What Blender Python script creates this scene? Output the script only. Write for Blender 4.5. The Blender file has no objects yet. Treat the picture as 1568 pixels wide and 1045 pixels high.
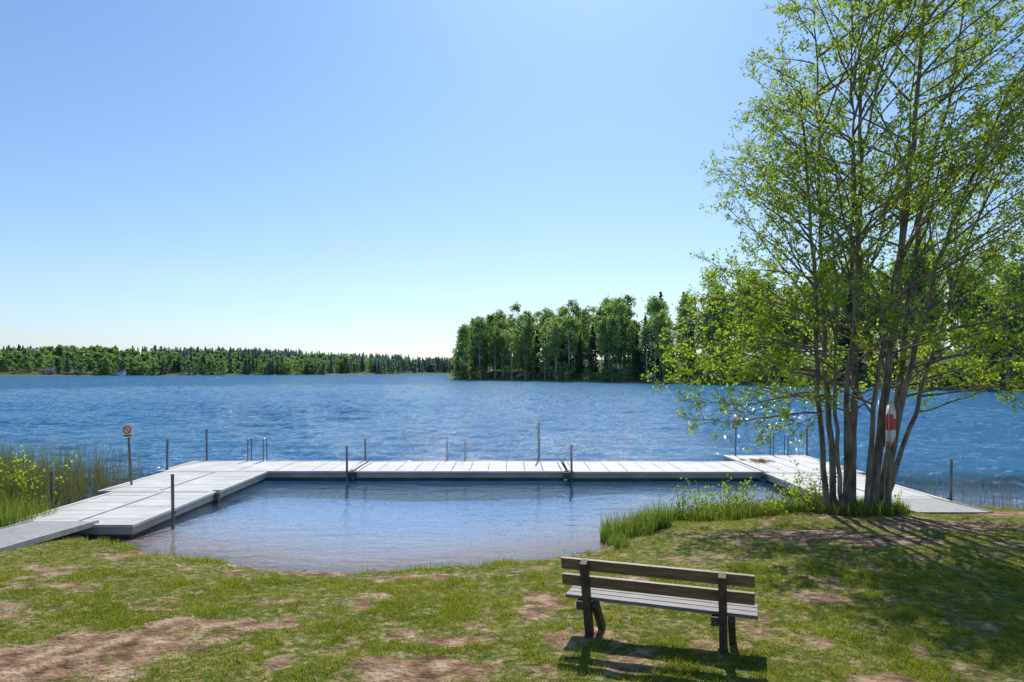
import bpy, math, random
import numpy as np
from mathutils import Vector, Matrix
random.seed(7); rng=np.random.default_rng(11)
scene=bpy.context.scene
R=math.radians

# ---------------------------------------------------------------- materials
def mat_new(name):
    m=bpy.data.materials.new(name); m.use_nodes=True
    nt=m.node_tree; nt.nodes.clear()
    out=nt.nodes.new('ShaderNodeOutputMaterial')
    return m,nt,out
def N(nt,t,**kw):
    n=nt.nodes.new(t)
    for k,v in kw.items():
        if hasattr(n,k): setattr(n,k,v)
        else: n.inputs[k.replace('_',' ')].default_value=v
    return n
def ramp(nt,stops,interp='LINEAR'):
    r=nt.nodes.new('ShaderNodeValToRGB'); r.color_ramp.interpolation=interp
    e=r.color_ramp.elements
    while len(e)<len(stops): e.new(0.5)
    for i,(p,c) in enumerate(stops):
        e[i].position=p; e[i].color=(*c,1)
    return r
def math_n(nt,op,a,b=None,clamp=False):
    n=nt.nodes.new('ShaderNodeMath'); n.operation=op; n.use_clamp=clamp
    for i,v in enumerate((a,b)):
        if v is None: continue
        if isinstance(v,(int,float)): n.inputs[i].default_value=v
        else: nt.links.new(v,n.inputs[i])
    return n.outputs[0]
def vmath(nt,op,a,b=None):
    n=nt.nodes.new('ShaderNodeVectorMath'); n.operation=op
    for i,v in enumerate((a,b)):
        if v is None: continue
        if isinstance(v,tuple): n.inputs[i].default_value=v
        else: nt.links.new(v,n.inputs[i])
    return n.outputs[0]
def mixc(nt,fac,a,b,mode='MIX'):
    n=nt.nodes.new('ShaderNodeMix'); n.data_type='RGBA'; n.blend_type=mode
    for i,v in ((0,fac),(6,a),(7,b)):
        if isinstance(v,(int,float)): n.inputs[i].default_value=v
        elif isinstance(v,tuple): n.inputs[i].default_value=(*v,1)
        else: nt.links.new(v,n.inputs[i])
    return n.outputs[2]

def leaf_mat(name,cols,transl=0.5,tboost=1.6,objvar=False,nscale=0.3):
    m,nt,out=mat_new(name)
    geo=N(nt,'ShaderNodeNewGeometry')
    v=geo.outputs['Random Per Island']
    if objvar:
        oi=N(nt,'ShaderNodeObjectInfo')
        v=math_n(nt,'ADD',math_n(nt,'MULTIPLY',v,0.3),math_n(nt,'MULTIPLY',oi.outputs['Random'],0.7))
    else:
        nz=N(nt,'ShaderNodeTexNoise',Scale=nscale)
        nt.links.new(geo.outputs['Position'],nz.inputs['Vector'])
        v=math_n(nt,'ADD',math_n(nt,'MULTIPLY',v,0.5),math_n(nt,'MULTIPLY',math_n(nt,'SUBTRACT',nz.outputs[0],0.22),0.85))
    n=len(cols)
    r=ramp(nt,[(i/(n-1) if n>1 else 0,c) for i,c in enumerate(cols)])
    nt.links.new(v,r.inputs[0])
    d=N(nt,'ShaderNodeBsdfDiffuse'); t=N(nt,'ShaderNodeBsdfTranslucent')
    nt.links.new(r.outputs[0],d.inputs[0])
    tc=mixc(nt,1.0,r.outputs[0],(tboost,tboost,tboost*0.55),'MULTIPLY')
    nt.links.new(tc,t.inputs[0])
    mx=N(nt,'ShaderNodeMixShader'); mx.inputs[0].default_value=transl
    nt.links.new(d.outputs[0],mx.inputs[1]); nt.links.new(t.outputs[0],mx.inputs[2])
    nt.links.new(mx.outputs[0],out.inputs[0])
    return m

def simple_mat(name,c1,c2,scale=4.0,rough=0.7,stretch=(1,1,1),bump=0.0,metal=0.0,bscale=None,detail=5):
    m,nt,out=mat_new(name)
    tc=N(nt,'ShaderNodeTexCoord'); mp=N(nt,'ShaderNodeMapping')
    mp.inputs['Scale'].default_value=stretch
    nt.links.new(tc.outputs['Object'],mp.inputs[0])
    nz=N(nt,'ShaderNodeTexNoise',Scale=scale,Detail=detail)
    nt.links.new(mp.outputs[0],nz.inputs['Vector'])
    r=ramp(nt,[(0.3,c1),(0.7,c2)])
    nt.links.new(nz.outputs[0],r.inputs[0])
    b=N(nt,'ShaderNodeBsdfPrincipled'); b.inputs['Roughness'].default_value=rough; b.inputs['Metallic'].default_value=metal
    nt.links.new(r.outputs[0],b.inputs['Base Color'])
    if bump>0:
        bp=N(nt,'ShaderNodeBump'); bp.inputs['Distance'].default_value=bump; bp.inputs['Strength'].default_value=1
        n2=N(nt,'ShaderNodeTexNoise',Scale=bscale or scale*3,Detail=6)
        nt.links.new(mp.outputs[0],n2.inputs['Vector'])
        nt.links.new(n2.outputs[0],bp.inputs['Height']); nt.links.new(bp.outputs[0],b.inputs['Normal'])
    nt.links.new(b.outputs[0],out.inputs[0])
    return m

M={}
M['bark']=simple_mat('bark',(0.07,0.055,0.04),(0.32,0.28,0.22),3,0.9,(3,3,0.8),0.02)
M['birchbark']=simple_mat('pale_bark',(0.25,0.24,0.22),(0.7,0.68,0.65),0.6,0.9)
M['conbark']=simple_mat('conifer_bark',(0.08,0.06,0.05),(0.15,0.11,0.08),0.6,0.9)
M['leaf']=leaf_mat('birch_leaf',[(0.10,0.155,0.022),(0.17,0.24,0.032),(0.29,0.34,0.045)],0.58,2.3,nscale=0.5)
M['decid']=leaf_mat('deciduous_foliage',[(0.11,0.175,0.10),(0.16,0.245,0.115),(0.23,0.32,0.14),(0.33,0.39,0.20)],0.5,1.8,objvar=True)  # greens paled and blued: light haze is mixed into the leaf colour
M['conif']=leaf_mat('conifer_foliage',[(0.05,0.085,0.064),(0.066,0.115,0.074),(0.09,0.15,0.085)],0.35,1.4,objvar=True)  # same slight haze put into the needle colour
M['fdecid']=leaf_mat('far_deciduous_foliage',[(0.12,0.19,0.14),(0.16,0.25,0.14),(0.26,0.36,0.15)],0.5,1.8,objvar=True)  # aerial haze painted in as a lighter, bluer leaf colour
M['fconif']=leaf_mat('far_conifer_foliage',[(0.08,0.135,0.14),(0.10,0.16,0.15),(0.12,0.19,0.15)],0.4,1.4,objvar=True)  # bluish cast is distance haze, baked into the base colour
M['hconif']=leaf_mat('haze_tinted_foliage',[(0.14,0.22,0.29),(0.16,0.25,0.30),(0.20,0.30,0.30)],0.4,1.5,objvar=True)  # strongest painted haze, for the most distant trees
M['grass']=leaf_mat('grass_blades',[(0.08,0.12,0.014),(0.15,0.20,0.022),(0.24,0.25,0.04),(0.46,0.38,0.17)],0.45,1.8,nscale=1.3)
M['reed']=leaf_mat('reed_blades',[(0.07,0.13,0.025),(0.13,0.20,0.04),(0.30,0.28,0.12)],0.45,1.6,nscale=0.9)
M['dryreed']=leaf_mat('dry_reeds',[(0.12,0.15,0.05),(0.18,0.19,0.08),(0.32,0.26,0.14)],0.3,1.2)
M['deck']=simple_mat('deck_boards',(0.46,0.445,0.42),(0.62,0.605,0.58),1.4,0.7,(1,1,1),0.002,bscale=30)
M['fascia']=simple_mat('pontoon_fascia',(0.25,0.23,0.20),(0.40,0.37,0.32),1.5,0.8)
M['float']=simple_mat('pontoon_float',(0.05,0.05,0.045),(0.12,0.11,0.09),2,0.8)
M['gap']=simple_mat('deck_frame',(0.14,0.13,0.125),(0.22,0.21,0.20),2,0.8)
M['steel']=simple_mat('galvanised_steel',(0.10,0.10,0.11),(0.22,0.22,0.23),5,0.45,metal=0.6)
M['ramp']=simple_mat('aluminium_tread',(0.28,0.275,0.27),(0.42,0.41,0.39),6,0.6,bump=0.004,bscale=60)
M['woodback']=simple_mat('bench_stained_wood',(0.10,0.062,0.034),(0.28,0.175,0.095),6,0.55,(0.6,8,8),0.003)
M['woodseat']=simple_mat('bench_weathered_wood',(0.11,0.09,0.09),(0.27,0.24,0.235),6,0.6,(0.6,8,8),0.003)
M['wooddark']=simple_mat('bench_dark_wood',(0.035,0.026,0.02),(0.11,0.08,0.055),6,0.7,(4,4,1),0.003)
M['white']=simple_mat('white_paint',(0.65,0.65,0.64),(0.8,0.8,0.79),5,0.5)
M['red']=simple_mat('red_paint',(0.5,0.04,0.015),(0.6,0.07,0.03),5,0.5)
M['black']=simple_mat('black_paint',(0.02,0.02,0.02),(0.04,0.04,0.04),5,0.5)
M['rope']=simple_mat('rope',(0.4,0.36,0.28),(0.5,0.45,0.36),9,0.8)
M['redwall']=simple_mat('falu_red_wall',(0.20,0.09,0.08),(0.26,0.12,0.10),1,0.8)
M['roof']=simple_mat('roof_tiles',(0.18,0.14,0.14),(0.26,0.20,0.19),1,0.8)
M['glass']=simple_mat('window_glass',(0.05,0.07,0.09),(0.08,0.10,0.12),1,0.2)
M['stone']=simple_mat('granite_rock',(0.12,0.11,0.10),(0.34,0.32,0.29),3,0.85,bump=0.03)
M['straw']=leaf_mat('dead_reed_straw',[(0.12,0.07,0.04),(0.22,0.13,0.07),(0.3,0.2,0.12)],0.1,1)

# ---------------------------------------------------------------- mesh helpers
def npmesh(name,verts,faces,mats,midx=None,smooth=False):
    verts=np.asarray(verts,dtype=np.float32); faces=np.asarray(faces,dtype=np.int32)
    me=bpy.data.meshes.new(name)
    F,k=faces.shape
    me.vertices.add(len(verts)); me.vertices.foreach_set('co',verts.ravel())
    me.loops.add(F*k); me.loops.foreach_set('vertex_index',faces.ravel())
    me.polygons.add(F); me.polygons.foreach_set('loop_start',np.arange(0,F*k,k,dtype=np.int32))
    for m in mats: me.materials.append(m)
    if midx is not None: me.polygons.foreach_set('material_index',np.asarray(midx,dtype=np.int32))
    me.update(calc_edges=True); me.validate()
    if smooth: me.polygons.foreach_set('use_smooth',np.ones(len(me.polygons),dtype=bool))
    return me
def link(name,me,parent=None,loc=None,rot=None,scale=None):
    o=bpy.data.objects.new(name,me); scene.collection.objects.link(o)
    if parent is not None: o.parent=parent
    if loc is not None: o.location=loc
    if rot is not None: o.rotation_euler=rot
    if scale is not None: o.scale=scale
    return o
def empty(name,loc=(0,0,0),rot=(0,0,0)):
    o=bpy.data.objects.new(name,None); o.empty_display_size=0.2; scene.collection.objects.link(o)
    o.location=loc; o.rotation_euler=rot; return o

class B:
    def __init__(s): s.v=[]; s.f=[]; s.m=[]
    def add(s,vs,fs,mi=0):
        o=len(s.v); s.v.extend(vs)
        for f in fs: s.f.append(tuple(i+o for i in f)); s.m.append(mi)
    def box(s,x0,x1,y0,y1,z0,z1,mi=0,mat=None):
        vs=[(x,y,z) for z in (z0,z1) for y in (y0,y1) for x in (x0,x1)]
        if mat is not None: vs=[tuple(mat@Vector(v)) for v in vs]
        s.add(vs,[(0,2,3,1),(4,5,7,6),(0,1,5,4),(2,6,7,3),(0,4,6,2),(1,3,7,5)],mi)
    def tube(s,pts,rad,sides=8,mi=0,cap=True):
        pts=[Vector(p) for p in pts]; n=len(pts); vs=[]
        t0=(pts[1]-pts[0]).normalized()
        ref=Vector((0,0,1)) if abs(t0.z)<0.8 else Vector((1,0,0))
        a=t0.cross(ref).normalized()
        for i,p in enumerate(pts):
            t=(pts[min(i+1,n-1)]-pts[max(i-1,0)])
            if t.length<1e-7: t=t0
            t=t.normalized()
            a=(a-t*a.dot(t)); a=a.normalized() if a.length>1e-6 else t.orthogonal().normalized()
            b=t.cross(a)
            r=rad[i] if hasattr(rad,'__len__') else rad
            for k in range(sides):
                an=2*math.pi*k/sides
                vs.append(tuple(p+a*(r*math.cos(an))+b*(r*math.sin(an))))
        fs=[]
        for i in range(n-1):
            for k in range(sides):
                k2=(k+1)%sides
                fs.append((i*sides+k,i*sides+k2,(i+1)*sides+k2,(i+1)*sides+k))
        if cap:
            fs.append(tuple(reversed(range(sides)))); fs.append(tuple(range((n-1)*sides,n*sides)))
        s.add(vs,fs,mi)
    def mesh(s,name,mats,smooth=False):
        me=bpy.data.meshes.new(name); me.from_pydata(s.v,[],s.f)
        for m in mats: me.materials.append(m)
        me.polygons.foreach_set('material_index',s.m)
        if smooth: me.polygons.foreach_set('use_smooth',[True]*len(s.f))
        me.update(); return me
    def obj(s,name,mats,parent=None,bevel=0,smooth=False,loc=None,rot=None):
        o=link(name,s.mesh(name,mats,smooth),parent,loc,rot)
        if bevel:
            md=o.modifiers.new('bevel','BEVEL'); md.width=bevel; md.segments=2; md.limit_method='ANGLE'
        return o

_l={}
def vnoise(x,y,scale,seed=0):
    if seed not in _l: _l[seed]=np.random.default_rng(seed).random((256,256))
    g=_l[seed]; x=np.asarray(x)*scale+37.3; y=np.asarray(y)*scale+91.7
    xi=np.floor(x).astype(int); yi=np.floor(y).astype(int); fx=x-xi; fy=y-yi
    fx=fx*fx*(3-2*fx); fy=fy*fy*(3-2*fy)
    a=g[xi%256,yi%256]; b=g[(xi+1)%256,yi%256]; c=g[xi%256,(yi+1)%256]; d=g[(xi+1)%256,(yi+1)%256]
    return (a*(1-fx)+b*fx)*(1-fy)+(c*(1-fx)+d*fx)*fy
def fbm(x,y,scale,seed=0,o=3):
    s=0;a=1;t=0
    for i in range(o):
        c,sn=math.cos(0.6*i+0.3),math.sin(0.6*i+0.3)
        s=s+a*vnoise(x*c-y*sn,x*sn+y*c,scale*2**i,seed+i); t+=a; a*=0.55
    return s/t

# ---------------------------------------------------------------- terrain
SX=[-60,-20,-12.5,-10,-8.87,-6.8,-4.48,-3.2,-1.85,-0.97,0.19,1.05,1.9,2.6,3.44,4.9,6.8,8.1,10.4,11.7,12.4,14,20,60]
SY=[26,18.5,16.6,14.9,14.2,13.05,12.2,11.75,11.85,12.1,12.5,12.8,13.4,14.5,15.7,16.2,16.9,17.2,17.1,17.0,16.3,15.3,14,13]
def shore(x): return np.interp(x,SX,SY)
def sdist(x,y):
    return shore(x)-y+0.45*(fbm(x,y,0.9,5)-0.5)+0.18*(vnoise(x,y,3.5,9)-0.5)
def near_h(x,y):
    s=sdist(x,y)
    land=0.02*np.clip(s/0.1,0,1)+0.07*np.clip((s-0.32)/0.12,0,1)+0.53*(1-np.exp(-np.clip(s,0,None)/2.7))+0.03*(fbm(x,y,0.7,2)-0.5)*np.clip(s,0,1)\
         +0.05*(fbm(x,y,2.6,22)-0.5)*np.clip(s*2,0,1)
    bed=-np.minimum(0.055*np.clip(-s,0,None)+0.06*np.clip(-s-9,0,None),5)
    return np.where(s>0,land,bed)
def isl_d(x,y):
    yL=np.interp(x,[-35,-27,0,16,42,91,150,400],[335,305,278,261,215,128,98,80])
    yL=yL+6*(vnoise(x,y*0,0.06,3)-0.5)
    return np.minimum(y-yL,(x+27+0.1*(y-305))*1.5)
def far_d(x,y):
    yF=np.interp(x,[-1500,-700,-450,-120,300,1500],[350,520,600,1050,1150,900])
    return y-yF-30*(vnoise(x,y*0,0.012,13)-0.5)
def height(x,y):
    h=near_h(x,y)
    di=isl_d(x,y); hi=np.where(di>0,np.minimum(0.4+di*0.12,9)+0*di,di*0.2)
    cap=4+14*vnoise(x,y*0,0.008,19)+np.clip((-x-280)/40,0,5)
    df=far_d(x,y); hf=np.where(df>0,np.minimum(0.5+df*0.07,cap),df*0.1)
    hf=hf+np.where(df>350,np.minimum((df-350)*0.03,6+22*fbm(x,y,0.0022,17)),0)
    o=np.maximum(hi,hf); o=np.maximum(o,-5)
    return np.where(y<60,h,np.maximum(np.minimum(h,-3),o))
def hgt(x,y): return float(height(np.array([x],float),np.array([y],float))[0])

blobs=[(-4.2,7.5,0.9,0.4),(-4.9,6.9,1.1,0.45),(-3.5,8.2,0.8,0.22),(-0.7,7.6,0.42,0.19),(-0.95,6.7,0.7,0.36),(0.3,8.9,0.28,0.6),(-6.0,6.9,0.7,0.3),
       (2.9,6.2,0.25,0.2),(-2.5,6.4,0.4,0.18),(-6.6,8.3,0.8,0.16),(5.4,12.6,1.3,0.5),(6.7,12.1,1.0,0.5),(4.0,8.9,0.3,0.28),(2.9,8.0,0.3,0.18),(3.6,6.3,0.6,0.2),(7.7,14.9,0.9,0.8),
       (8.6,13.4,1.6,0.6),(-1.6,10.6,0.9,0.2),(-3.0,9.2,0.5,0.14),(0.9,7.6,0.4,0.2),(-6.6,9.6,0.6,0.15)]
def dirt(x,y):
    s=sdist(x,y)
    wx=x+0.6*(fbm(x,y,2.5,141)-0.5); wy=y+0.6*(fbm(x,y,2.5,151)-0.5)
    d=np.clip((fbm(wx,wy,1.9,31,4)-0.545)*7,0,1)*0.62
    for bx,by,sx,sy in blobs:
        g=np.exp(-(((wx-bx)/sx)**2+((wy-by)/sy)**2)*0.8)
        d=np.maximum(d,np.clip((g-0.45+0.85*fbm(x,y,5,41,4))*1.2,0,1)*np.clip(g*3.2,0,1))
    bw=np.where((x>-4.9)&(x<0.4),0.28+0.5*vnoise(x,y,1.1,51),0.1+0.2*vnoise(x,y,1.1,51))
    beach=np.clip(1-(s-bw)/0.1,0,1)*np.clip((x+7.5)/1,0,1)*np.clip((2.2-x)/1,0,1)
    beach=np.maximum(beach,np.clip(1-s/0.05,0,1))
    pr=np.exp(-((y-(15.3-0.12*(x-10)))/0.45)**2)*np.clip((x-9)/1,0,1)
    return np.clip(np.maximum(np.maximum(d,beach),pr*1.3),0,1)

def axis(lo,a,b,hi,step,g=1.06,mx=25):
    c=list(np.arange(a,b,step)); s=step; p=c[-1]
    while p<hi: s=min(s*g,mx); p+=s; c.append(p)
    s=step; p=a; pre=[]
    while p>lo: s=min(s*g,mx*1.5); p-=s; pre.append(p)
    return np.array(pre[::-1]+c)
def grid(xs,ys):
    X,Y=np.meshgrid(xs,ys); nx,ny=len(xs),len(ys)
    ii=(np.arange(nx-1)[None,:]+nx*np.arange(ny-1)[:,None]).ravel()
    return X,Y,np.stack([ii,ii+1,ii+nx+1,ii+nx],1)
xs=axis(-1700,-14,16,1700,0.08,1.07); ys=axis(-150,5,18.5,2600,0.08,1.05,18)
X,Y,Fc=grid(xs,ys); Z=height(X,Y)
V=np.stack([X.ravel(),Y.ravel(),Z.ravel()],1)
m,nt,out=mat_new('ground_soil_and_turf')
at=N(nt,'ShaderNodeAttribute'); at.attribute_name='dirt'
geo=N(nt,'ShaderNodeNewGeometry'); sep=N(nt,'ShaderNodeSeparateXYZ'); nt.links.new(geo.outputs['Position'],sep.inputs[0])
def noise(sc,det=5,src=geo.outputs['Position']):
    n=N(nt,'ShaderNodeTexNoise',Scale=sc,Detail=det); nt.links.new(src,n.inputs['Vector']); return n.outputs[0]
turf=ramp(nt,[(0.3,(0.06,0.085,0.014)),(0.5,(0.14,0.15,0.035)),(0.64,(0.34,0.27,0.13))]); nt.links.new(noise(9,8),turf.inputs[0])
soil=ramp(nt,[(0.32,(0.10,0.058,0.036)),(0.47,(0.26,0.155,0.095)),(0.58,(0.40,0.27,0.175)),(0.72,(0.52,0.39,0.27))]); nt.links.new(noise(4,10),soil.inputs[0])
f=math_n(nt,'ADD',at.outputs['Fac'],math_n(nt,'MULTIPLY',math_n(nt,'SUBTRACT',noise(14,8),0.5),1.6))
f=math_n(nt,'MULTIPLY',math_n(nt,'SUBTRACT',f,0.33),3.0,True)
c=mixc(nt,f,turf.outputs[0],soil.outputs[0])
damp=math_n(nt,'SUBTRACT',1.0,math_n(nt,'MULTIPLY',math_n(nt,'SUBTRACT',sep.outputs[2],0.02),14.0,True))
c=mixc(nt,math_n(nt,'MULTIPLY',damp,0.5),c,(0.19,0.12,0.075))
bed_depth_tint=ramp(nt,[(0.0,(0.05,0.15,0.32)),(0.45,(0.14,0.28,0.52)),(0.7,(0.26,0.37,0.56)),(0.86,(0.38,0.38,0.44)),(0.95,(0.38,0.28,0.21)),(1.0,(0.24,0.16,0.10))])  # underwater bed by depth; the water's blue and darkening are painted in
zr=math_n(nt,'MULTIPLY',math_n(nt,'ADD',sep.outputs[2],1.0),1.0,True); nt.links.new(zr,bed_depth_tint.inputs[0])
uw=math_n(nt,'LESS_THAN',sep.outputs[2],0.005)
c=mixc(nt,uw,c,bed_depth_tint.outputs[0])
ff=math_n(nt,'MULTIPLY',math_n(nt,'GREATER_THAN',sep.outputs[1],100),math_n(nt,'GREATER_THAN',sep.outputs[2],0.6))
c=mixc(nt,ff,c,(0.07,0.11,0.05))
bs=N(nt,'ShaderNodeBsdfPrincipled'); bs.inputs['Roughness'].default_value=0.95; bs.inputs['Specular IOR Level'].default_value=0.1
nt.links.new(c,bs.inputs['Base Color'])
bp=N(nt,'ShaderNodeBump'); bp.inputs['Distance'].default_value=0.07; bp.inputs['Strength'].default_value=1.0
nt.links.new(noise(16,8),bp.inputs['Height']); nt.links.new(bp.outputs[0],bs.inputs['Normal'])
nt.links.new(bs.outputs[0],out.inputs[0])
gm=npmesh('ground',V,Fc,[m],smooth=True)
a=gm.attributes.new('dirt','FLOAT','POINT'); dd=np.zeros(len(V),dtype=np.float32)
msk=(V[:,1]<60); dd[msk]=dirt(V[msk,0],V[msk,1]); a.data.foreach_set('value',dd)
link('ground',gm)

# ---------------------------------------------------------------- water
m,nt,out=mat_new('lake_water')
geo=N(nt,'ShaderNodeNewGeometry'); sep=N(nt,'ShaderNodeSeparateXYZ'); nt.links.new(geo.outputs['Position'],sep.inputs[0])
def sm(src,a,b):
    n=N(nt,'ShaderNodeMapRange'); n.interpolation_type='SMOOTHSTEP'
    n.inputs['From Min'].default_value=a; n.inputs['From Max'].default_value=b
    nt.links.new(src,n.inputs['Value']); return n.outputs[0]
inx=math_n(nt,'MULTIPLY',sm(sep.outputs[0],-9,-7.5),math_n(nt,'SUBTRACT',1.0,sm(sep.outputs[0],8,9.5)))
calm=math_n(nt,'MULTIPLY',inx,math_n(nt,'SUBTRACT',1.0,sm(sep.outputs[1],22,24.5)))
rough_amt=math_n(nt,'SUBTRACT',1.0,math_n(nt,'MULTIPLY',calm,0.90))
def wn(sc,st,rot=0,det=3,rg=0.55,out_i=0):
    mp=N(nt,'ShaderNodeMapping'); mp.inputs['Scale'].default_value=st; mp.inputs['Rotation'].default_value=(0,0,R(rot))
    nt.links.new(geo.outputs['Position'],mp.inputs[0])
    n=N(nt,'ShaderNodeTexNoise',Scale=sc,Detail=det); n.inputs['Roughness'].default_value=rg
    nt.links.new(mp.outputs[0],n.inputs['Vector']); return n.outputs[out_i]
h=math_n(nt,'ADD',math_n(nt,'MULTIPLY',wn(2.2,(0.45,1,1),12,4,0.65),0.8),math_n(nt,'MULTIPLY',wn(0.5,(0.5,1,1),-8,2),0.6))
h=math_n(nt,'ADD',h,math_n(nt,'MULTIPLY',wn(6.5,(0.6,1,1),20,3),0.22))
midw=math_n(nt,'MULTIPLY',wn(0.7,(0.28,1,1),-4,2,0.6),math_n(nt,'MULTIPLY',sm(sep.outputs[1],28,75),2.5))
farw=math_n(nt,'MULTIPLY',wn(0.24,(0.20,1,1),3,2,0.6),math_n(nt,'MULTIPLY',sm(sep.outputs[1],65,170),5.0))
h=math_n(nt,'ADD',math_n(nt,'ADD',h,midw),farw)
gust=wn(0.02,(0.3,1,1),0,3); gust=math_n(nt,'ADD',0.45,math_n(nt,'MULTIPLY',gust,1.1))
h=math_n(nt,'MULTIPLY',math_n(nt,'MULTIPLY',h,gust),rough_amt)
bp=N(nt,'ShaderNodeBump'); bp.inputs['Strength'].default_value=1; bp.inputs['Distance'].default_value=0.45
nt.links.new(h,bp.inputs['Height'])
# choppy wavelet slopes (slope field added to the wave normal)
s1=vmath(nt,'SUBTRACT',wn(1.0,(2.4,0.9,1),0,0,0.5,1),(0.5,0.5,0.5))
s2=vmath(nt,'SUBTRACT',wn(1.0,(1.2,0.20,1),3,0,0.5,1),(0.5,0.5,0.5))
k1=math_n(nt,'MULTIPLY',math_n(nt,'MULTIPLY',sm(sep.outputs[1],24,50),math_n(nt,'SUBTRACT',1.0,sm(sep.outputs[1],80,150))),2.1)
k2=math_n(nt,'MULTIPLY',sm(sep.outputs[1],60,120),2.3)
def vscale(v,s):
    n=nt.nodes.new('ShaderNodeVectorMath'); n.operation='SCALE'; nt.links.new(v,n.inputs[0]); nt.links.new(s,n.inputs['Scale']); return n.outputs[0]
k1=math_n(nt,'MULTIPLY',k1,gust); k2=math_n(nt,'MULTIPLY',k2,gust)
sl_=vmath(nt,'ADD',vscale(s1,k1),vscale(s2,k2))
sl_=vmath(nt,'MULTIPLY',sl_,(0.5,1.0,0.0))
nrm=vmath(nt,'NORMALIZE',vmath(nt,'ADD',bp.outputs[0],sl_))
gl=N(nt,'ShaderNodeBsdfGlossy'); gl.inputs['Color'].default_value=(1,1,1,1); gl.inputs['Roughness'].default_value=0.05
nt.links.new(nrm,gl.inputs['Normal'])
fr=N(nt,'ShaderNodeFresnel'); fr.inputs['IOR'].default_value=1.333; nt.links.new(nrm,fr.inputs['Normal'])
tr=N(nt,'ShaderNodeBsdfTransparent'); tr.inputs[0].default_value=(0.90,0.94,0.98,1)
df=N(nt,'ShaderNodeBsdfDiffuse'); df.inputs[0].default_value=(0.03,0.13,0.255,1)
body=N(nt,'ShaderNodeMixShader'); bf=math_n(nt,'ADD',0.05,math_n(nt,'MULTIPLY',sm(sep.outputs[1],19,26),0.95)); nt.links.new(bf,body.inputs[0])
nt.links.new(tr.outputs[0],body.inputs[1]); nt.links.new(df.outputs[0],body.inputs[2])
mx=N(nt,'ShaderNodeMixShader'); nt.links.new(fr.outputs[0],mx.inputs[0]); nt.links.new(body.outputs[0],mx.inputs[1]); nt.links.new(gl.outputs[0],mx.inputs[2])
nt.links.new(mx.outputs[0],out.inputs[0])
wx_=axis(-1700,-32,32,1700,0.22,1.03,30); wy_=axis(6,14,60,1700,0.15,1.015,12)
wy_=wy_[wy_>5]
X,Y,Fw=grid(wx_,wy_)
def sstep(v,a,b):
    t=np.clip((v-a)/(b-a),0,1); return t*t*(3-2*t)
calm_=sstep(X,-9,-7.6)*(1-sstep(X,8,9.5))*(1-sstep(Y,22,25))
amp=(1-0.95*calm_)*sstep(-sdist(X,Y),0.2,3)*(0.5+1.0*vnoise(X,Y,0.06,205))
amp*=(1-sstep(Y,130,240))*(1-sstep(np.abs(X),60,130))
wz=0
for k,(sc,ax,wgt) in enumerate([(0.5,0.42,0.10),(1.05,0.5,0.085),(2.1,0.6,0.045)]):
    cth,sth=math.cos(R(10-14*k)),math.sin(R(10-14*k))
    u=(X*cth-Y*sth)*ax; v_=(X*sth+Y*cth)
    nn=vnoise(u,v_,sc,210+k); wz=wz+wgt*(1-2*np.abs(2*nn-1))
Z=wz*amp
Vw=np.stack([X.ravel(),Y.ravel(),Z.ravel()],1)
link('lake_water',npmesh('lake_water',Vw,Fw,[m],smooth=True))

# ---------------------------------------------------------------- blades
def blades(name,P,hmin,hmax,w,mat,lean=0.4,seg=1,hs=None,parent=None):
    n=len(P); az=rng.random(n)*6.283; la=rng.random(n)*6.283
    H=(hmin+(hmax-hmin)*rng.random(n)**1.4) if hs is None else hs
    wd=np.stack([np.cos(az),np.sin(az),np.zeros(n)],1)*(w*(0.6+0.8*rng.random(n)))[:,None]*0.5
    ld=np.stack([np.cos(la),np.sin(la),np.zeros(n)],1)*(H*lean*rng.random(n))[:,None]
    up=np.zeros((n,3)); up[:,2]=H
    if seg==1:
        v=np.stack([P-wd,P+wd,P+up+ld],1).reshape(-1,3)
        f=np.arange(3*n).reshape(-1,3)
    else:
        mid=P+up*0.55+ld*0.35
        v=np.stack([P-wd,P+wd,mid-wd*0.75,mid+wd*0.75,P+up+ld],1).reshape(-1,3)
        b=(np.arange(n)*5)[:,None]
        f=np.concatenate([b+[0,1,3],b+[0,3,2],b+[2,3,4]],0)
    return link(name,npmesh(name,v,f,[mat]),parent)
def scatter(n,x0,x1,y0,y1,accept):
    x=x0+(x1-x0)*rng.random(n); y=y0+(y1-y0)*rng.random(n)
    k=accept(x,y); x=x[k]; y=y[k]
    return np.stack([x,y,height(x,y)-0.004],1)
def lawn(x,y):
    d=dirt(x,y); s=sdist(x,y)
    return (rng.random(len(x))<np.clip(1.1-d*1.7,0.03,1)*np.clip(3.0*(fbm(x,y,3.2,61)-0.27),0.08,1))&(s>0.06)&(np.abs(x)<y*0.85+1.5)
P1=scatter(520000,-9,10,5.6,10.5,lawn); P2=scatter(360000,-13,14,10.5,17.5,lawn)
PL=np.concatenate([P1,P2]); 
Hs=(0.016+0.05*rng.random(len(PL))**1.6)*(0.25+1.7*fbm(PL[:,0],PL[:,1],3.0,71)**1.3)
s=sdist(PL[:,0],PL[:,1]); Hs*=1+0.9*np.exp(-s/0.35)
blades('grass',PL,0,0,0.008,M['grass'],1.1,1,hs=Hs)
def tufts(x,y):
    s=sdist(x,y); return (s>0.1)&(vnoise(x,y,5.0,83)>0.80)&(dirt(x,y)<0.5)&(np.abs(x)<y*0.85+1)
blades('grass_tufts',scatter(230000,-12,13,5.6,16,tufts),0.03,0.10,0.007,M['grass'],1.0,1)
def edge(x,y):
    s=sdist(x,y); 
    return (s>0.0)&(s<0.75)&(vnoise(x,y,1.6,81)>0.5)&(dirt(x,y)<0.35)
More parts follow.
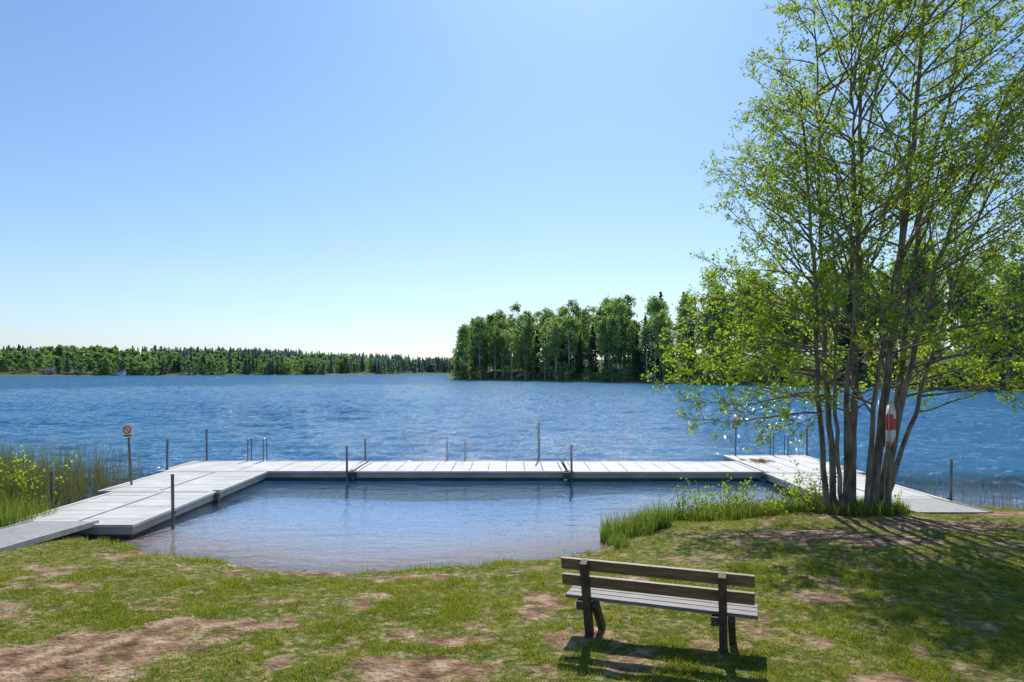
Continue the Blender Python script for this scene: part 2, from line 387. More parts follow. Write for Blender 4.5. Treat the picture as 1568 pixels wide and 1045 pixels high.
blades('shore_grass',scatter(110000,-13,14,11,18,edge),0.05,0.17,0.010,M['grass'],0.7,2)
def bank(x,y):
    s=sdist(x,y); k=fbm(x,y,1.5,91)
    return (s>-0.25)&(s<1.3)&(x>1.9)&(x<8.6)&(k>0.44)&(rng.random(len(x))<0.35+0.65*(k>0.52))
blades('tall_shore_grass',scatter(60000,1.8,9,12.5,18,bank),0.10,0.42,0.012,M['reed'],0.7,2)
def rb(x,y): return (((x-2.6)/0.75)**2+((y-14.35)/0.6)**2<1)
blades('reed_clump',scatter(1500,1.8,3.4,13.7,15,rb),0.3,0.66,0.016,M['reed'],0.35,2)
def lr(x,y):
    s=sdist(x,y); return (s>-5.5)&(s<0.5)&(x<-11.25)&(vnoise(x,y,0.9,101)>0.2)&(rng.random(len(x))<np.exp(-np.clip(-s,0,9)/3.2))
blades('reed_bed',scatter(30000,-22,-11.2,13,23,lr),0.7,2.0,0.013,M['dryreed'],0.3,2)
def lg(x,y):
    s=sdist(x,y); return (s>-0.5)&(s<2.2)&((x<-10.4))
blades('tall_meadow_grass',scatter(36000,-17,-10.2,11.5,18.5,lg),0.12,0.8,0.012,M['reed'],0.5,2)
def rr(x,y):
    s=sdist(x,y); return (s<0.1)&(s>-4)&(x>11.6)&(rng.random(len(x))<0.5)
blades('water_reeds',scatter(1800,11.6,19,14.5,20.5,rr),0.4,1.2,0.010,M['dryreed'],0.25,2)
tb=lambda x,y:(((x-7.8)/1.0)**2+((y-15.3)/0.8)**2<1)
blades('tree_base_grass',scatter(9000,6.6,9,14.3,16.3,tb),0.08,0.35,0.012,M['reed'],0.6,2)

# ---------------------------------------------------------------- leaves
def leaf_quads(C,size,rnd=0.35,flat=0.0):
    n=len(C); a=rng.normal(size=(n,3)); a/=np.linalg.norm(a,axis=1)[:,None]
    b=rng.normal(size=(n,3)); b-=a*(a*b).sum(1)[:,None]; b/=np.linalg.norm(b,axis=1)[:,None]
    s=size*(1+rnd*(rng.random(n)*2-1)); a=a*s[:,None]*0.5; b=b*s[:,None]*0.33
    v=np.stack([C-a,C+b,C+a,C-b],1).reshape(-1,3)
    return v,np.arange(4*n).reshape(-1,4)
def rot_about(d,ang,az):
    d=d.normalized(); o=d.orthogonal().normalized(); o.rotate(Matrix.Rotation(az,3,d))
    return (d*math.cos(ang)+o*math.sin(ang)).normalized()
def grow(start,d,L,n,wander,lift):
    pts=[start.copy()]; d=d.normalized()
    for i in range(n):
        d=(d+Vector((random.gauss(0,wander),random.gauss(0,wander),random.gauss(0,wander)+lift))).normalized()
        pts.append(pts[-1]+d*(L/n))
    return pts
def lerp_pts(pts,t):
    u=t*(len(pts)-1); i=min(int(u),len(pts)-2); f=u-i
    return pts[i].lerp(pts[i+1],f),(pts[i+1]-pts[i]).normalized()

CX,CY=7.9,15.3
def crownR(z,dx):
    l=np.interp(z,[2.2,3,4,5.5,7,8.3,10,11.8,13.5,15.2],[3.2,4.4,4.5,3.8,3.3,2.9,2.4,2.0,1.5,0.6])
    r=np.interp(z,[2.2,3,4,6,8,10,12,14,15.2],[2.6,4.2,4.8,4.9,4.7,4.3,3.8,3.0,1.6])
    t=0.5+0.5*max(-1,min(1,dx)); return float(l*(1-t)+r*t)
stems=[
 [(7.05,15.2,0.2),(6.80,15.1,2.6),(6.65,15.0,5.5),(6.35,14.8,8.4),(6.2,14.7,9.8)],
 [(7.22,15.3,0.2),(7.08,15.4,3.4),(7.15,15.8,6.0),(7.15,15.9,9.5),(7.1,16,12.0)],
 [(7.42,15.1,0.2),(7.36,15.0,3.2),(7.5,14.7,5.4),(7.3,14.6,8.2),(7.2,14.5,10.5)],
 [(7.60,15.3,0.2),(7.72,15.4,3.6),(7.95,15.6,7.0),(7.95,15.6,10),(7.9,15.5,14.2)],
 [(7.95,15.2,0.2),(8.35,15.1,3.8),(8.75,15.1,7.5),(9.0,15.0,10.5),(9.15,15,14.6)],
 [(8.28,15.4,0.2),(8.85,15.6,3.4),(9.5,15.9,7.0),(10.2,16,9.8),(10.7,16.1,12.5)],
 [(8.12,15.0,0.2),(8.60,14.9,3.2),(9.2,14.5,6.2),(9.9,14.0,8.6),(10.8,13.8,10.5)],
 [(7.75,15.6,0.2),(8.05,16.0,3.6),(8.2,16.5,7.5),(8.5,16.9,11.5)],
 [(7.25,14.95,0.2),(6.95,14.7,2.6),(6.75,14.2,5.4),(6.3,13.8,7.6)],
 [(7.78,15.0,0.2),(7.95,14.9,3.2),(8.25,14.5,6.5),(8.4,14.2,10.2)],
 [(8.2,15.2,0.2),(9.1,15.2,3.0),(9.9,15.2,5.6),(10.9,15.1,8.2)],
]
srad=[0.075,0.08,0.075,0.10,0.11,0.10,0.08,0.08,0.06,0.07,0.065]
wood=B(); LC=[]
def smooth_path(p,n=22):
    p=[Vector(q) for q in p]; o=[]
    P=[p[0]*2-p[1]]+p+[p[-1]*2-p[-2]]
    for i in range(1,len(P)-2):
        for k in range(n//len(p)+2):
            t=k/(n//len(p)+2)
            a,b,c,d=P[i-1],P[i],P[i+1],P[i+2]
            o.append(0.5*((2*b)+(c-a)*t+(2*a-5*b+4*c-d)*t*t+(3*b-a-3*c+d)*t**3))
    o.append(p[-1]); return o
def leafy(pts,n,spread):
    for _ in range(n):
        q,_d=lerp_pts(pts,0.15+0.85*random.random())
        LC.append((q.x+random.gauss(0,spread),q.y+random.gauss(0,spread),q.z+random.gauss(0,spread)-0.02))
def limb(p,dirv,L2,lift):
    bp_=grow(p,dirv,L2,9,0.085,lift)
    br=min(0.028,0.008+0.0062*L2)
    wood.tube(bp_,[br*(1-0.85*i/9) for i in range(10)],5)
    ns=int(2.8*L2)+3
    for j in range(ns):
        tt=0.22+0.78*(j+random.random())/ns
        p2,d2=lerp_pts(bp_,min(tt,0.98))
        L3=(0.35+0.75*(1-tt))*random.uniform(0.6,1.2)*min(1.2,L2/2.2+0.3)
        d3=rot_about(d2,R(random.uniform(28,60)),random.random()*6.283)
        sb=grow(p2,d3,L3,4,0.12,0.03)
        wood.tube(sb,[0.0075,0.006,0.005,0.004,0.003],3,cap=False)
        for q_ in range(int(4.8*L3)+1):
            p3,d4=lerp_pts(sb,random.uniform(0.2,1)); 
            tw=grow(p3,rot_about(d4,R(random.uniform(25,65)),random.random()*6.283),random.uniform(0.12,0.35),2,0.15,-0.03)
            wood.tube(tw,[0.003,0.0025,0.002],3,cap=False)
            leafy(tw,random.choice((4,5,7,8)) if p3.z>4.2 else random.choice((6,8,10)),0.04)
        leafy(sb,int(5*L3)+2,0.045)
for st,r0 in zip(stems,srad):
    sp=smooth_path(st); n=len(sp)
    sp=[p+Vector((random.gauss(0,.02),random.gauss(0,.02),0)) if 0<i<n-1 else p for i,p in enumerate(sp)]
    rr_=[r0*(1-0.84*(i/(n-1))**0.9)*(1.35 if i==0 else 1) for i in range(n)]
    wood.tube(sp,rr_,8)
    H=sp[-1].z
    nb=int(1.95*(H-2.0))+4
    for k in range(nb):
        t=(0.2+0.80*((k+random.random())/nb))
        p,d=lerp_pts(sp,min(t,0.99))
        if p.z<2.4: continue
        off=Vector((p.x-CX,p.y-CY,0))
        az=random.random()*6.283
        hd=Vector((math.cos(az),math.sin(az),0))+off*0.55
        hd=hd.normalized() if hd.length>0.05 else Vector((1,0,0))
        if p.z<3.4 and hd.y<-0.35 and abs(hd.x)<0.9: continue
        Rt=crownR(p.z+0.7,hd.x)
        q=Vector((p.x-CX,p.y-CY,0)); bq=q.dot(hd); cq=q.length_squared-Rt*Rt
        L=-bq+math.sqrt(max(bq*bq-cq,0.04)); L=max(0.6,min(L,5.0))*random.uniform(0.6,1.0)
        el=R(random.uniform(8,30)) if p.z<4.2 else R(random.uniform(22,55))
        dirv=Vector((hd.x*math.cos(el),hd.y*math.cos(el),math.sin(el)))
        limb(p,dirv,min(L/max(0.75,math.cos(el))*1.05,4.8),0.0 if p.z>3.5 else -0.03)
for k,(si,z,azd,L,el) in enumerate([(0,2.7,178,3.3,6),(0,3.3,170,3.5,8),(1,3.6,186,3.9,4),(8,2.9,190,3.4,8),(0,4.0,180,3.4,10),(1,3.1,165,3.6,2),(8,3.7,200,3.3,12),
                                    (0,4.6,175,2.7,18),(8,4.6,188,2.8,16),(2,3.9,182,4.0,8),(0,2.9,205,2.8,0),(6,3.2,-8,3.4,10),(10,2.8,5,2.8,6),(5,3.3,15,3.2,8)]):
    sp=smooth_path(stems[si]); p=min(sp,key=lambda q:abs(q.z-z)); a=R(azd)
    limb(p,Vector((math.cos(a),math.sin(a),math.tan(R(el)))),L,-0.012)
tree=empty('birch_tree',(0,0,0))
wood.obj('trunks_and_branches',[M['bark']],tree,smooth=True)
LC=np.array(LC)
kill=(LC[:,1]<14.9)&(LC[:,2]<3.15)&(LC[:,0]>7.1)&(LC[:,0]<8.7)
LC=LC[~kill]; print('leaves',len(LC))
v,f=leaf_quads(LC,0.070)
link('leaves',npmesh('leaves',v,f,[M['leaf']]),tree)

def shrub(name,x,y,h,n,w,leafsz=0.06,mat='leaf'):
    b=B(); C=[]; z=hgt(x,y)-0.03
    e=empty(name,(0,0,0))
    for i in range(n):
        p=Vector((x+random.gauss(0,w*0.3),y+random.gauss(0,w*0.3),z))
        d=Vector((random.gauss(0,0.35),random.gauss(0,0.35),1))
        L=h*random.uniform(0.6,1.05); pts=grow(p,d,L,5,0.1,0.02)
        b.tube(pts,[0.008,0.007,0.006,0.004,0.003,0.002],4,cap=False)
        for k in range(int(26*L)+4):
            q,_=lerp_pts(pts,random.uniform(0.2,1))
            C.append((q.x+random.gauss(0,0.06),q.y+random.gauss(0,0.06),q.z+random.gauss(0,0.05)))
    b.obj('stems',[M['bark']],e)
    v,f=leaf_quads(np.array(C),leafsz); link('leaves',npmesh('leaves',v,f,[M[mat]]),e)
for (x,y,h,n,w) in [(3.75,15.4,0.95,14,0.5),(4.6,15.6,0.8,16,0.6),(5.3,15.9,1.05,20,0.5),(6.4,15.9,0.95,18,0.6),(6.9,15.6,1.0,12,0.4),(5.9,15.4,0.6,16,0.7),(7.2,15.9,1.5,6,0.3),(4.2,15.2,0.55,12,0.6)]:
    shrub('willow_shrub',x,y,h,n,w)
shrub('willow_shrub',-11.9,16.0,1.7,40,0.8,0.07); shrub('willow_shrub',-13.6,14.6,1.3,20,1.0); shrub('willow_shrub',-11.7,14.9,0.9,22,0.7)
shrub('willow_shrub',8.6,15.5,0.5,8,0.5)

# ---------------------------------------------------------------- forest
def decid_proto(H,Rc,nq,qs,mats,tall=0.22,nclump=34):
    b=B(); b.tube([(0,0,-1),(random.gauss(0,.15),random.gauss(0,.15),H*0.4),(random.gauss(0,.3),random.gauss(0,.3),H*0.93)],[0.2,0.14,0.03],5,0)
    cl=[]
    for i in range(nclump):
        t=random.random()**0.85; z=H*(tall+(0.97-tall)*t)
        rr=Rc*math.sin(math.pi*min(0.97,0.12+0.83*t))**0.7*(0.25+0.75*random.random()**0.6)*(1.0-0.25*t)
        a=random.random()*6.283; cl.append((rr*math.cos(a),rr*math.sin(a),z,random.uniform(0.6,1.25)))
        if i%3==0: b.tube([(0,0,max(H*0.2,z-rr*1.1)),(rr*math.cos(a),rr*math.sin(a),z)],[0.07,0.02],3,0,cap=False)
    cl=np.array(cl); k=rng.integers(0,nclump,nq)
    C=cl[k,:3]+rng.normal(size=(nq,3))*(cl[k,3]*np.array(0.62))[:,None]*Rc/4*np.array([1,1,0.85])
    v,f=leaf_quads(C,qs,0.4)
    return merge(b,v,f,mats)
def conif_proto(H,Rc,nq,qs,mats):
    b=B(); b.tube([(0,0,-1),(0,0,H*0.98)],[0.22,0.03],5,0)
    t=rng.random(nq)**0.75; lay=np.floor(t*22)/22+rng.random(nq)*0.02
    z=H*(1-lay*0.9); az=rng.random(nq)*6.283
    arm=np.sin(az*5+lay*60)*0.2+0.85; fr=rng.random(nq)**0.5
    r=Rc*(lay**0.85)*arm*fr+0.08
    C=np.stack([r*np.cos(az),r*np.sin(az),z-r*0.28+rng.normal(size=nq)*0.12],1)
    v,f=leaf_quads(C,qs,0.4)
    return merge(b,v,f,mats)
def merge(b,v,f,mats):
    vs=list(map(tuple,v)); off=len(b.v)
    me=bpy.data.meshes.new('tree_mesh'); me.from_pydata(b.v+vs,[],b.f+[tuple(int(i)+off for i in q) for q in f])
    for m_ in mats: me.materials.append(m_)
    me.polygons.foreach_set('material_index',[0]*len(b.f)+[1]*len(f)); me.update(); return me
D=[decid_proto(20,3.8,1900,0.58,[M['birchbark'],M['decid']],0.15+0.12*(i%3),30+4*i) for i in range(6)]
C_=[conif_proto(20,3.3,2000,0.65,[M['conbark'],M['conif']]) for i in range(3)]
BU=[decid_proto(5,3.4,900,0.5,[M['birchbark'],M['decid']],0.05,14) for i in range(2)]
forest=empty('lakeside_forest')
cnt=0
def place(par,me,x,y,s,sz=None,nm='tree'):
    global cnt; cnt+=1
    z=hgt(x,y)
    link(nm+'_%d'%cnt,me,par,(x,y,z-0.2),(0,0,random.random()*6.283),(s,s,(sz or s)))
for gx in np.arange(-34,175,4.3):
    for k,dep in enumerate([1.5,5,9,14,19,25,32,40]):
        x=gx+random.gauss(0,1.6)
        yL=float(np.interp(x,[-35,-27,0,16,42,91,150,400],[335,305,278,261,215,128,98,80]))
        y=yL+dep*1.15+random.gauss(0,1.5)
        if x<-27-0.1*(y-305)+2.0: continue
        d=float(isl_d(np.array([x]),np.array([y]))[0])
        if d<0.5: continue
        if random.random()<0.08: continue
        sc=random.uniform(0.78,1.28)*min(1.0,0.62+0.028*(x+30))*(1.06 if x<110 else 0.85)
        if k==0:
            place(forest,random.choice(BU),x,y,random.uniform(0.6,1.2),nm='bush')
            if random.random()<0.6: place(forest,random.choice(D),x+2,y+1,sc*0.7)
        elif random.random()<(0.24 if k<6 else 0.16):
            place(forest,random.choice(C_),x,y,sc*random.uniform(0.6,1.02))
        else:
            place(forest,random.choice(D),x,y,sc,sc*random.uniform(0.95,1.2))
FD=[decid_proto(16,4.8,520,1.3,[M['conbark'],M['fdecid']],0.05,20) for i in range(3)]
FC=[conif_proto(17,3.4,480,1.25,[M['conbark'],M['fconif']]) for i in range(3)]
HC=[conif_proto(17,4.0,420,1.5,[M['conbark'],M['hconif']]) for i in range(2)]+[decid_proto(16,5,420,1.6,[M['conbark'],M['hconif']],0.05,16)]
far=empty('far_shore_forest')
for i in range(1900):
    x=random.uniform(-760,40)
    yF=float(np.interp(x,[-1500,-700,-450,-120,300,1500],[350,520,600,1050,1150,900]))-30*(float(vnoise(x,0.0,0.012,13))-0.5)
    y=yF+3+210*random.random()**1.2
    if abs(x/y)>0.95: continue
    hazy = x>-300 and random.random()<min(1,(x+300)/200)  # farther trees take the material with haze in its colour
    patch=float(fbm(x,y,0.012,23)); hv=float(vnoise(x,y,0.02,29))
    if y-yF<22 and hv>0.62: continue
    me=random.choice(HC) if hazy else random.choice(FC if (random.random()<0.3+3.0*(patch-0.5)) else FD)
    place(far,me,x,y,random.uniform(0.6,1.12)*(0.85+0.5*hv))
ridge=empty('distant_ridge_forest')
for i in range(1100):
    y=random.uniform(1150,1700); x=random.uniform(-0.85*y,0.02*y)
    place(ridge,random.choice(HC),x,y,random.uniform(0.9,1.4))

# ---------------------------------------------------------------- cottages on far shore
def cottage(name,x,y,w,d,h,rot,wall):
    z=hgt(x,y); e=empty(name,(x,y,z),(0,0,rot))
    b=B(); b.box(-w/2,w/2,-d/2,d/2,-1,h); b.add([(-w/2,-d/2,h),(-w/2,d/2,h),(-w/2,0,h+d*0.4),(w/2,-d/2,h),(w/2,d/2,h),(w/2,0,h+d*0.4)],[(0,2,1),(3,4,5)])
    b.obj('walls',[wall],e)
    b=B()
    for s in (-1,1):
        b.add([(-w/2-.4,s*(d/2+.5),h-.2),(w/2+.4,s*(d/2+.5),h-.2),(w/2+.4,0,h+d*0.4+.12),(-w/2-.4,0,h+d*0.4+.12),
               (-w/2-.4,s*(d/2+.5),h),(w/2+.4,s*(d/2+.5),h),(w/2+.4,0,h+d*0.4+.32),(-w/2-.4,0,h+d*0.4+.32)],
              [(0,1,2,3),(4,5,6,7),(0,1,5,4),(1,2,6,5),(0,3,7,4)])
    b.box(w*0.2,w*0.2+.8,-.4,.4,h+d*.2,h+d*.4+1.2)
    b.obj('roof',[M['roof']],e)
    b=B(); g=B()
    for k in range(4):
        cx=-w/2+w*(k+0.5)/4
        if k==1: b.box(cx-.6,cx+.6,-d/2-.06,-d/2-.01,0,2.1)
        else:
            b.box(cx-.7,cx+.7,-d/2-.06,-d/2-.01,.9,2.2); g.box(cx-.5,cx+.5,-d/2-.09,-d/2-.065,1.05,2.05)
    b.obj('door_and_window_frames',[M['white']],e); g.obj('window_panes',[M['glass']],e)
def fs(x): return float(np.interp(x,[-1500,-700,-450,-120],[350,520,600,1050]))-30*(float(vnoise(x,0.0,0.012,13))-0.5)
cottage('red_cottage',-431,fs(-431)+3,10,7,3.0,0.1,M['redwall'])
cottage('white_cottage',-392,fs(-392)+3,9,6,2.8,-0.1,M['white'])

# ---------------------------------------------------------------- floating dock
dock=empty('floating_dock')
ZT=0.28
def module(x0,x1,y0,y1,along,step,nm):
    fb=B(); fb.box(x0+.05,x1-.05,y0+.05,y1-.05,-0.25,0.10); fb.obj(nm+'_float',[M['float']],dock)
    fb=B(); fb.box(x0,x1,y0,y0+.05,0.07,0.215); fb.box(x0,x1,y1-.05,y1,0.07,0.215)
    fb.box(x0,x0+.05,y0+.05,y1-.05,0.07,0.215); fb.box(x1-.05,x1,y0+.05,y1-.05,0.07,0.215)
    fb.obj(nm+'_fascia',[M['fascia']],dock,bevel=0.006)
    fb=B(); fb.box(x0+.06,x1-.06,y0+.06,y1-.06,0.16,0.222); fb.obj(nm+'_frame',[M['gap']],dock)
    b=B()
    b.box(x0-.03,x1+.03,y0-.03,y0+.09,0.225,ZT+.006); b.box(x0-.03,x1+.03,y1-.09,y1+.03,0.225,ZT+.006)
    b.box(x0-.03,x0+.09,y0+.095,y1-.095,0.225,ZT+.006); b.box(x1-.09,x1+.03,y0+.095,y1-.095,0.225,ZT+.006)
    ax0,ax1,ay0,ay1=x0+.105,x1-.105,y0+.105,y1-.105
    if along=='x':
        n=max(1,round((ax1-ax0)/step)); w=(ax1-ax0)/n
        for i in range(n):
            b.box(ax0+i*w+.011,ax0+(i+1)*w-.011,ay0,ay1,0.23,ZT-random.uniform(0,.008))
    else:
        n=max(1,round((ay1-ay0)/step)); w=(ay1-ay0)/n; xm=(ax0+ax1)/2
        for i in range(n):
            b.box(ax0,xm-.045,ay0+i*w+.009,ay0+(i+1)*w-.009,0.23,ZT-random.uniform(0,.006))
            b.box(xm+.045,ax1,ay0+i*w+.009,ay0+(i+1)*w-.009,0.23,ZT-random.uniform(0,.006))
        b.box(xm-.03,xm+.03,ay0,ay1,0.23,ZT+.022)
    b.obj(nm+'_deck',[M['deck']],dock,bevel=0.005)
module(-11.5,-5.25,22.2,24.7,'x',0.62,'back_module_a')
module(-5.1,1.72,22.15,24.65,'x',0.62,'back_module_b')
module(1.87,8.05,22.05,24.6,'x',0.62,'back_module_c')
module(8.2,11.3,21.9,26.4,'x',0.62,'corner_module')
module(8.1,10.95,17.1,21.8,'y',0.5,'right_module')
module(-11.2,-7.95,18.5,22.08,'y',0.5,'left_module_a')
module(-10.75,-8.0,14.4,18.4,'y',0.5,'left_module_b')
hb=B()
for (x,y) in [(-5.175,22.25),(1.8,22.15),(-8.0,18.45),(8.15,21.85),(-5.175,24.6),(1.8,24.5)]:
    hb.box(x-.14,x+.14,y-.16,y-.03,0.05,0.26); hb.box(x-.1,x+.1,y-.03,y+.12,0.285,0.30)
hb.obj('hinges',[M['float']],dock,bevel=0.01)
def gangway(name,x0,x1,ya,za,yb,zb):
    e=empty(name); b=B(); L=math.hypot(yb-ya,zb-za)
    n=int(L/0.12)
    for i in range(n):
        t0=i/n; t1=(i+0.88)/n
        y0=ya+(yb-ya)*t0; y1=ya+(yb-ya)*t1; z0=za+(zb-za)*t0; z1=za+(zb-za)*t1
        b.add([(x0,y0,z0-.03),(x1,y0,z0-.03),(x1,y1,z1-.03),(x0,y1,z1-.03),(x0,y0,z0),(x1,y0,z0),(x1,y1,z1),(x0,y1,z1)],
              [(0,1,2,3),(4,5,6,7),(0,1,5,4),(1,2,6,5),(2,3,7,6),(3,0,4,7)])
    b.obj('treads',[M['ramp']],e)
    b=B()
    for x in (x0-.045,x1+.005):
        b.add([(x,ya,za-.09),(x+.04,ya,za-.09),(x+.04,yb,zb-.09),(x,yb,zb-.09),(x,ya,za+.02),(x+.04,ya,za+.02),(x+.04,yb,zb+.02),(x,yb,zb+.02)],
              [(0,1,2,3),(4,5,6,7),(0,1,5,4),(1,2,6,5),(2,3,7,6),(3,0,4,7)])
    b.obj('side_beams',[M['ramp']],e)
gangway('gangway_ramp',-10.2,-8.85,14.55,0.325,10.6,0.50)
gangway('gangway_ramp',8.95,10.6,17.25,0.325,15.1,0.40)

def post(x,y,z0,z1,r=0.035,lean=0.0):
    b=B(); b.tube([(0,0,0),(lean*0.5,0,(z1-z0)*0.5),(lean,0,z1-z0)],r,10)
    b.tube([(lean,0,z1-z0),(lean,0,z1-z0+.02)],r*1.12,10)
    b.tube([(0,0,0.55-z0-0.3),(0,0,0.55-z0-0.24)],r*1.5,10)
    b.obj('mooring_post',[M['steel']],smooth=False,loc=(x,y,z0))
for (x,y,zt,ln) in [(-11.4,22.55,1.27,0.02),(-11.1,24.85,1.40,-0.02),(-5.32,22.0,1.10,0),(-5.35,24.85,1.05,0.01),
                 (0.97,24.8,1.66,0),(1.93,21.95,1.15,-0.02),(11.45,26.5,1.4,0),(11.15,17.4,1.27,0.05),
                 (-7.78,15.7,1.13,-0.03),(-10.95,16.3,1.12,-0.03),(-2.35,24.78,1.0,0),(-1.7,24.78,1.0,0)]:
    post(x,y,-1.2,zt,0.036 if abs(x+2)>0.9 else 0.022,ln)
def ladder(x,y):
    e=empty('bathing_ladder',(x,y,0)); b=B()
    for s in (-1,1):
        pts=[]
        for k in range(11):
            a=math.pi*k/10; pts.append((s*.28,-0.16+0.17*-math.cos(a)+.16,0.95+0.14*math.sin(a)))
        pts=[(s*.28,-0.17,ZT)]+pts+[(s*.28,0.22,-0.9)]
        b.tube(pts,0.02,8)
    for z in (-.7,-.4,-.1,.15): b.box(-.27,.27,0.14,0.24,z,z+.03)
    b.obj('rails_and_steps',[M['steel']],e)
ladder(-9.25,24.78); ladder(10.35,26.45)
def sign(x,y,z0,z1,lean,w=0.30,h=0.34):
    e=empty('no_diving_sign',(x,y,0),(0,lean,0))
    b=B(); b.tube([(0,0,z0),(0,0,z1+h*0.9)],0.03,10); b.obj('pole',[M['steel']],e)
    b=B(); b.box(-w/2,w/2,-.05,-.035,z1,z1+h); b.obj('plate',[M['white']],e,bevel=0.004)
    b=B(); rr=w*0.34
    pts=[(rr*math.cos(a),-.056,z1+h*0.6+rr*math.sin(a)) for a in np.linspace(0,2*math.pi,25)]
    b.tube(pts,0.016,6,0,cap=False); b.tube([(-rr*.7,-.056,z1+h*.6+rr*.7),(rr*.7,-.056,z1+h*.6-rr*.7)],0.012,6,0)
    b.box(-w*.36,w*.36,-.058,-.051,z1+.02,z1+.06,1)
    b.tube([(-rr*.4,-.052,z1+h*.7),(rr*.1,-.052,z1+h*.6),(rr*.4,-.052,z1+h*.48)],0.012,5,1)
    b.obj('pictogram',[M['red'],M['black']],e)
sign(-10.85,19.5,-1.0,1.65,-0.06); sign(8.6,26.3,-0.8,1.45,0.02,0.28,0.32)
n=120; P=np.stack([8.95+rng.normal(size=n)*0.2,24.6+rng.normal(size=n)*0.25,ZT+0.01+rng.random(n)*0.03],1)
v,f=leaf_quads(P,0.18); v=v.reshape(-1,3); v[:,2]=ZT+0.012+(v[:,2]-ZT).clip(-.1,.3)*0.12+0.02
link('dead_reed_litter',npmesh('dead_reed_litter',v,f,[M['straw']]))

e=empty('life_ring',(7.98,14.38,2.42),(0,0.12,R(57)))
def torus(Rm,r,nu,nv):
    b=B()
    b.v=[((Rm+r*math.cos(2*math.pi*j/nv))*math.cos(2*math.pi*i/nu),r*math.sin(2*math.pi*j/nv)*0.8,(Rm+r*math.cos(2*math.pi*j/nv))*math.sin(2*math.pi*i/nu)) for i in range(nu) for j in range(nv)]
    for i in range(nu):
        for j in range(nv):
            b.f.append((i*nv+j,i*nv+(j+1)%nv,((i+1)%nu)*nv+(j+1)%nv,((i+1)%nu)*nv+j))
            b.m.append(1 if ((i+nu//16)%(nu//4))<nu//8 else 0)
    return b
torus(0.36,0.09,48,12).obj('ring',[M['white'],M['red']],e,smooth=True)
b=B(); pts=[]
for k in range(49):
    a=2*math.pi*k/48; rr=0.46+0.03*abs(math.sin(2*a)); pts.append((rr*math.cos(a),0,rr*math.sin(a)))
b.tube(pts,0.010,6,cap=False); b.obj('grab_line',[M['rope']],e)
b=B(); b.box(-.05,.05,0.10,0.13,-.5,.5); b.box(-.12,.12,0.0,0.1,.22,.26); b.obj('holder_board',[M['wooddark']],e,bevel=0.004)

# ---------------------------------------------------------------- bench
bx,by=1.50,7.32
bench=empty('park_bench',(bx,by,hgt(bx,by)-0.01),(0,0,R(-20)))
def beam(b,p0,p1,w,t,mi=0):
    p0=Vector(p0);p1=Vector(p1);d=(p1-p0).normalized();xa=Vector((1,0,0));n=d.cross(xa).normalized()
    vs=[]
    for p in (p0,p1):
        for sx,sn in ((-1,-1),(1,-1),(1,1),(-1,1)): vs.append(tuple(p+xa*(w/2*sx)+n*(t/2*sn)))
    b.add(vs,[(3,2,1,0),(4,5,6,7),(0,1,5,4),(1,2,6,5),(2,3,7,6),(3,0,4,7)],mi)
L=2.02
b=B()
for (z,yy) in ((0.845,-0.105),(0.655,-0.06)):
    m4=Matrix.Translation((0.03,yy,z))@Matrix.Rotation(R(13),4,'X')
    b.box(-L/2,L/2,0,0.04,-0.065,0.065,0,m4)
b.obj('backrest',[M['woodback']],bench,bevel=0.005)
b=B()
for k in range(3):
    y0=0.03+k*0.135; b.box(-L/2+.04,L/2+.06,y0,y0+.12,0.425,0.465)
b.obj('seat',[M['woodseat']],bench,bevel=0.006)
for i,x in enumerate((-0.71,0.73)):
    b=B(); beam(b,(x,0.13,-0.03),(x,-0.155,0.90),0.08,0.11); b.obj('back_post_%d'%(i+1),[M['wooddark']],bench,bevel=0.006)
    b=B(); beam(b,(x+.082,0.02,0.41),(x+.082,0.42,-0.03),0.07,0.10); b.obj('front_leg_%d'%(i+1),[M['wooddark']],bench,bevel=0.006)
    b=B(); b.box(x-.118,x-.044,-.03,0.44,0.325,0.42); b.obj('seat_bearer_%d'%(i+1),[M['wooddark']],bench,bevel=0.006)

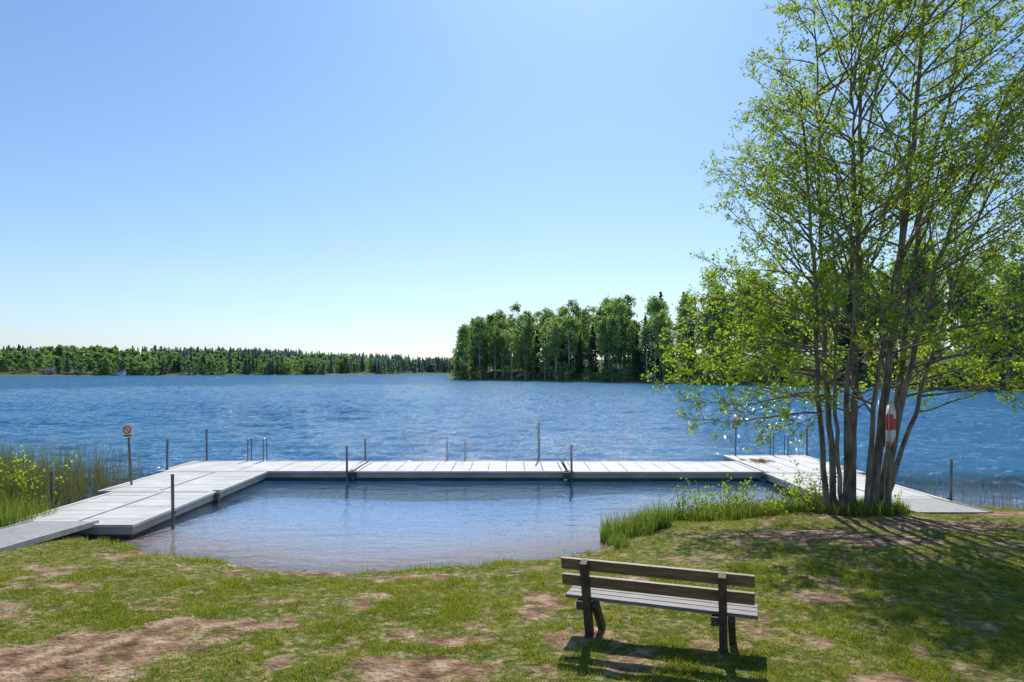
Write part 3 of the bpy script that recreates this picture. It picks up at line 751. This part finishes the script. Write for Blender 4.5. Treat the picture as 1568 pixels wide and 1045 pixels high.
for k,(x,y,s) in enumerate([(-9.0,14.0,0.16),(-8.5,13.95,0.12),(-3.6,11.85,0.10),(-2.4,11.85,0.09),(11.9,16.6,0.2),(12.6,16.0,0.25)]):
    bm=B(); vs=[];nu,nv=10,7
    for j in range(nv):
        for i in range(nu):
            th=math.pi*j/(nv-1); ph=2*math.pi*i/nu; r=s*(0.8+0.4*float(vnoise(i*1.3+k*9,j*1.1,1,7)))
            vs.append((r*math.sin(th)*math.cos(ph)*1.3,r*math.sin(th)*math.sin(ph),r*math.cos(th)*0.6))
    fs_=[(j*nu+i,j*nu+(i+1)%nu,(j+1)*nu+(i+1)%nu,(j+1)*nu+i) for j in range(nv-1) for i in range(nu)]
    bm.add(vs,fs_); bm.obj('shore_rock',[M['stone']],smooth=True,loc=(x,y,hgt(x,y)))

# ---------------------------------------------------------------- light, sky, camera
AZ,EL=R(7),R(47)
w=bpy.data.worlds.new('World'); scene.world=w; w.use_nodes=True
nt=w.node_tree; nt.nodes.clear()
sky=nt.nodes.new('ShaderNodeTexSky'); sky.sky_type='NISHITA'; sky.sun_disc=False
sky.sun_elevation=EL; sky.sun_rotation=AZ; sky.air_density=1.0; sky.dust_density=0.5; sky.ozone_density=1.6
tc=nt.nodes.new('ShaderNodeTexCoord'); sp_=nt.nodes.new('ShaderNodeSeparateXYZ'); nt.links.new(tc.outputs['Generated'],sp_.inputs[0])
rp=ramp(nt,[(0.0,(0.74,0.81,1.05)),(0.12,(0.83,0.92,1.06)),(0.5,(0.75,0.99,1.15))]); nt.links.new(sp_.outputs[2],rp.inputs[0])
col=mixc(nt,1.0,sky.outputs[0],rp.outputs[0],'MULTIPLY')
bg=nt.nodes.new('ShaderNodeBackground'); bg.inputs[1].default_value=0.13
o=nt.nodes.new('ShaderNodeOutputWorld'); nt.links.new(col,bg.inputs[0]); nt.links.new(bg.outputs[0],o.inputs[0])
S=Vector((math.sin(AZ)*math.cos(EL),math.cos(AZ)*math.cos(EL),math.sin(EL)))
sl=bpy.data.lights.new('sun','SUN'); sl.energy=5.0; sl.angle=R(0.5); sl.color=(1.0,0.95,0.87)
so=bpy.data.objects.new('sun',sl); scene.collection.objects.link(so); so.rotation_euler=S.to_track_quat('Z','Y').to_euler(); so.location=(0,30,60)
cam=bpy.data.cameras.new('camera'); co=bpy.data.objects.new('camera',cam); scene.collection.objects.link(co)
co.location=(0,0,3.5); co.rotation_euler=(R(90),0,0); cam.lens=24; cam.sensor_width=36; cam.shift_y=0.0303
cam.clip_start=0.1; cam.clip_end=6000
scene.camera=co
scene.view_settings.view_transform='Standard'; scene.view_settings.look='None'; scene.view_settings.exposure=0
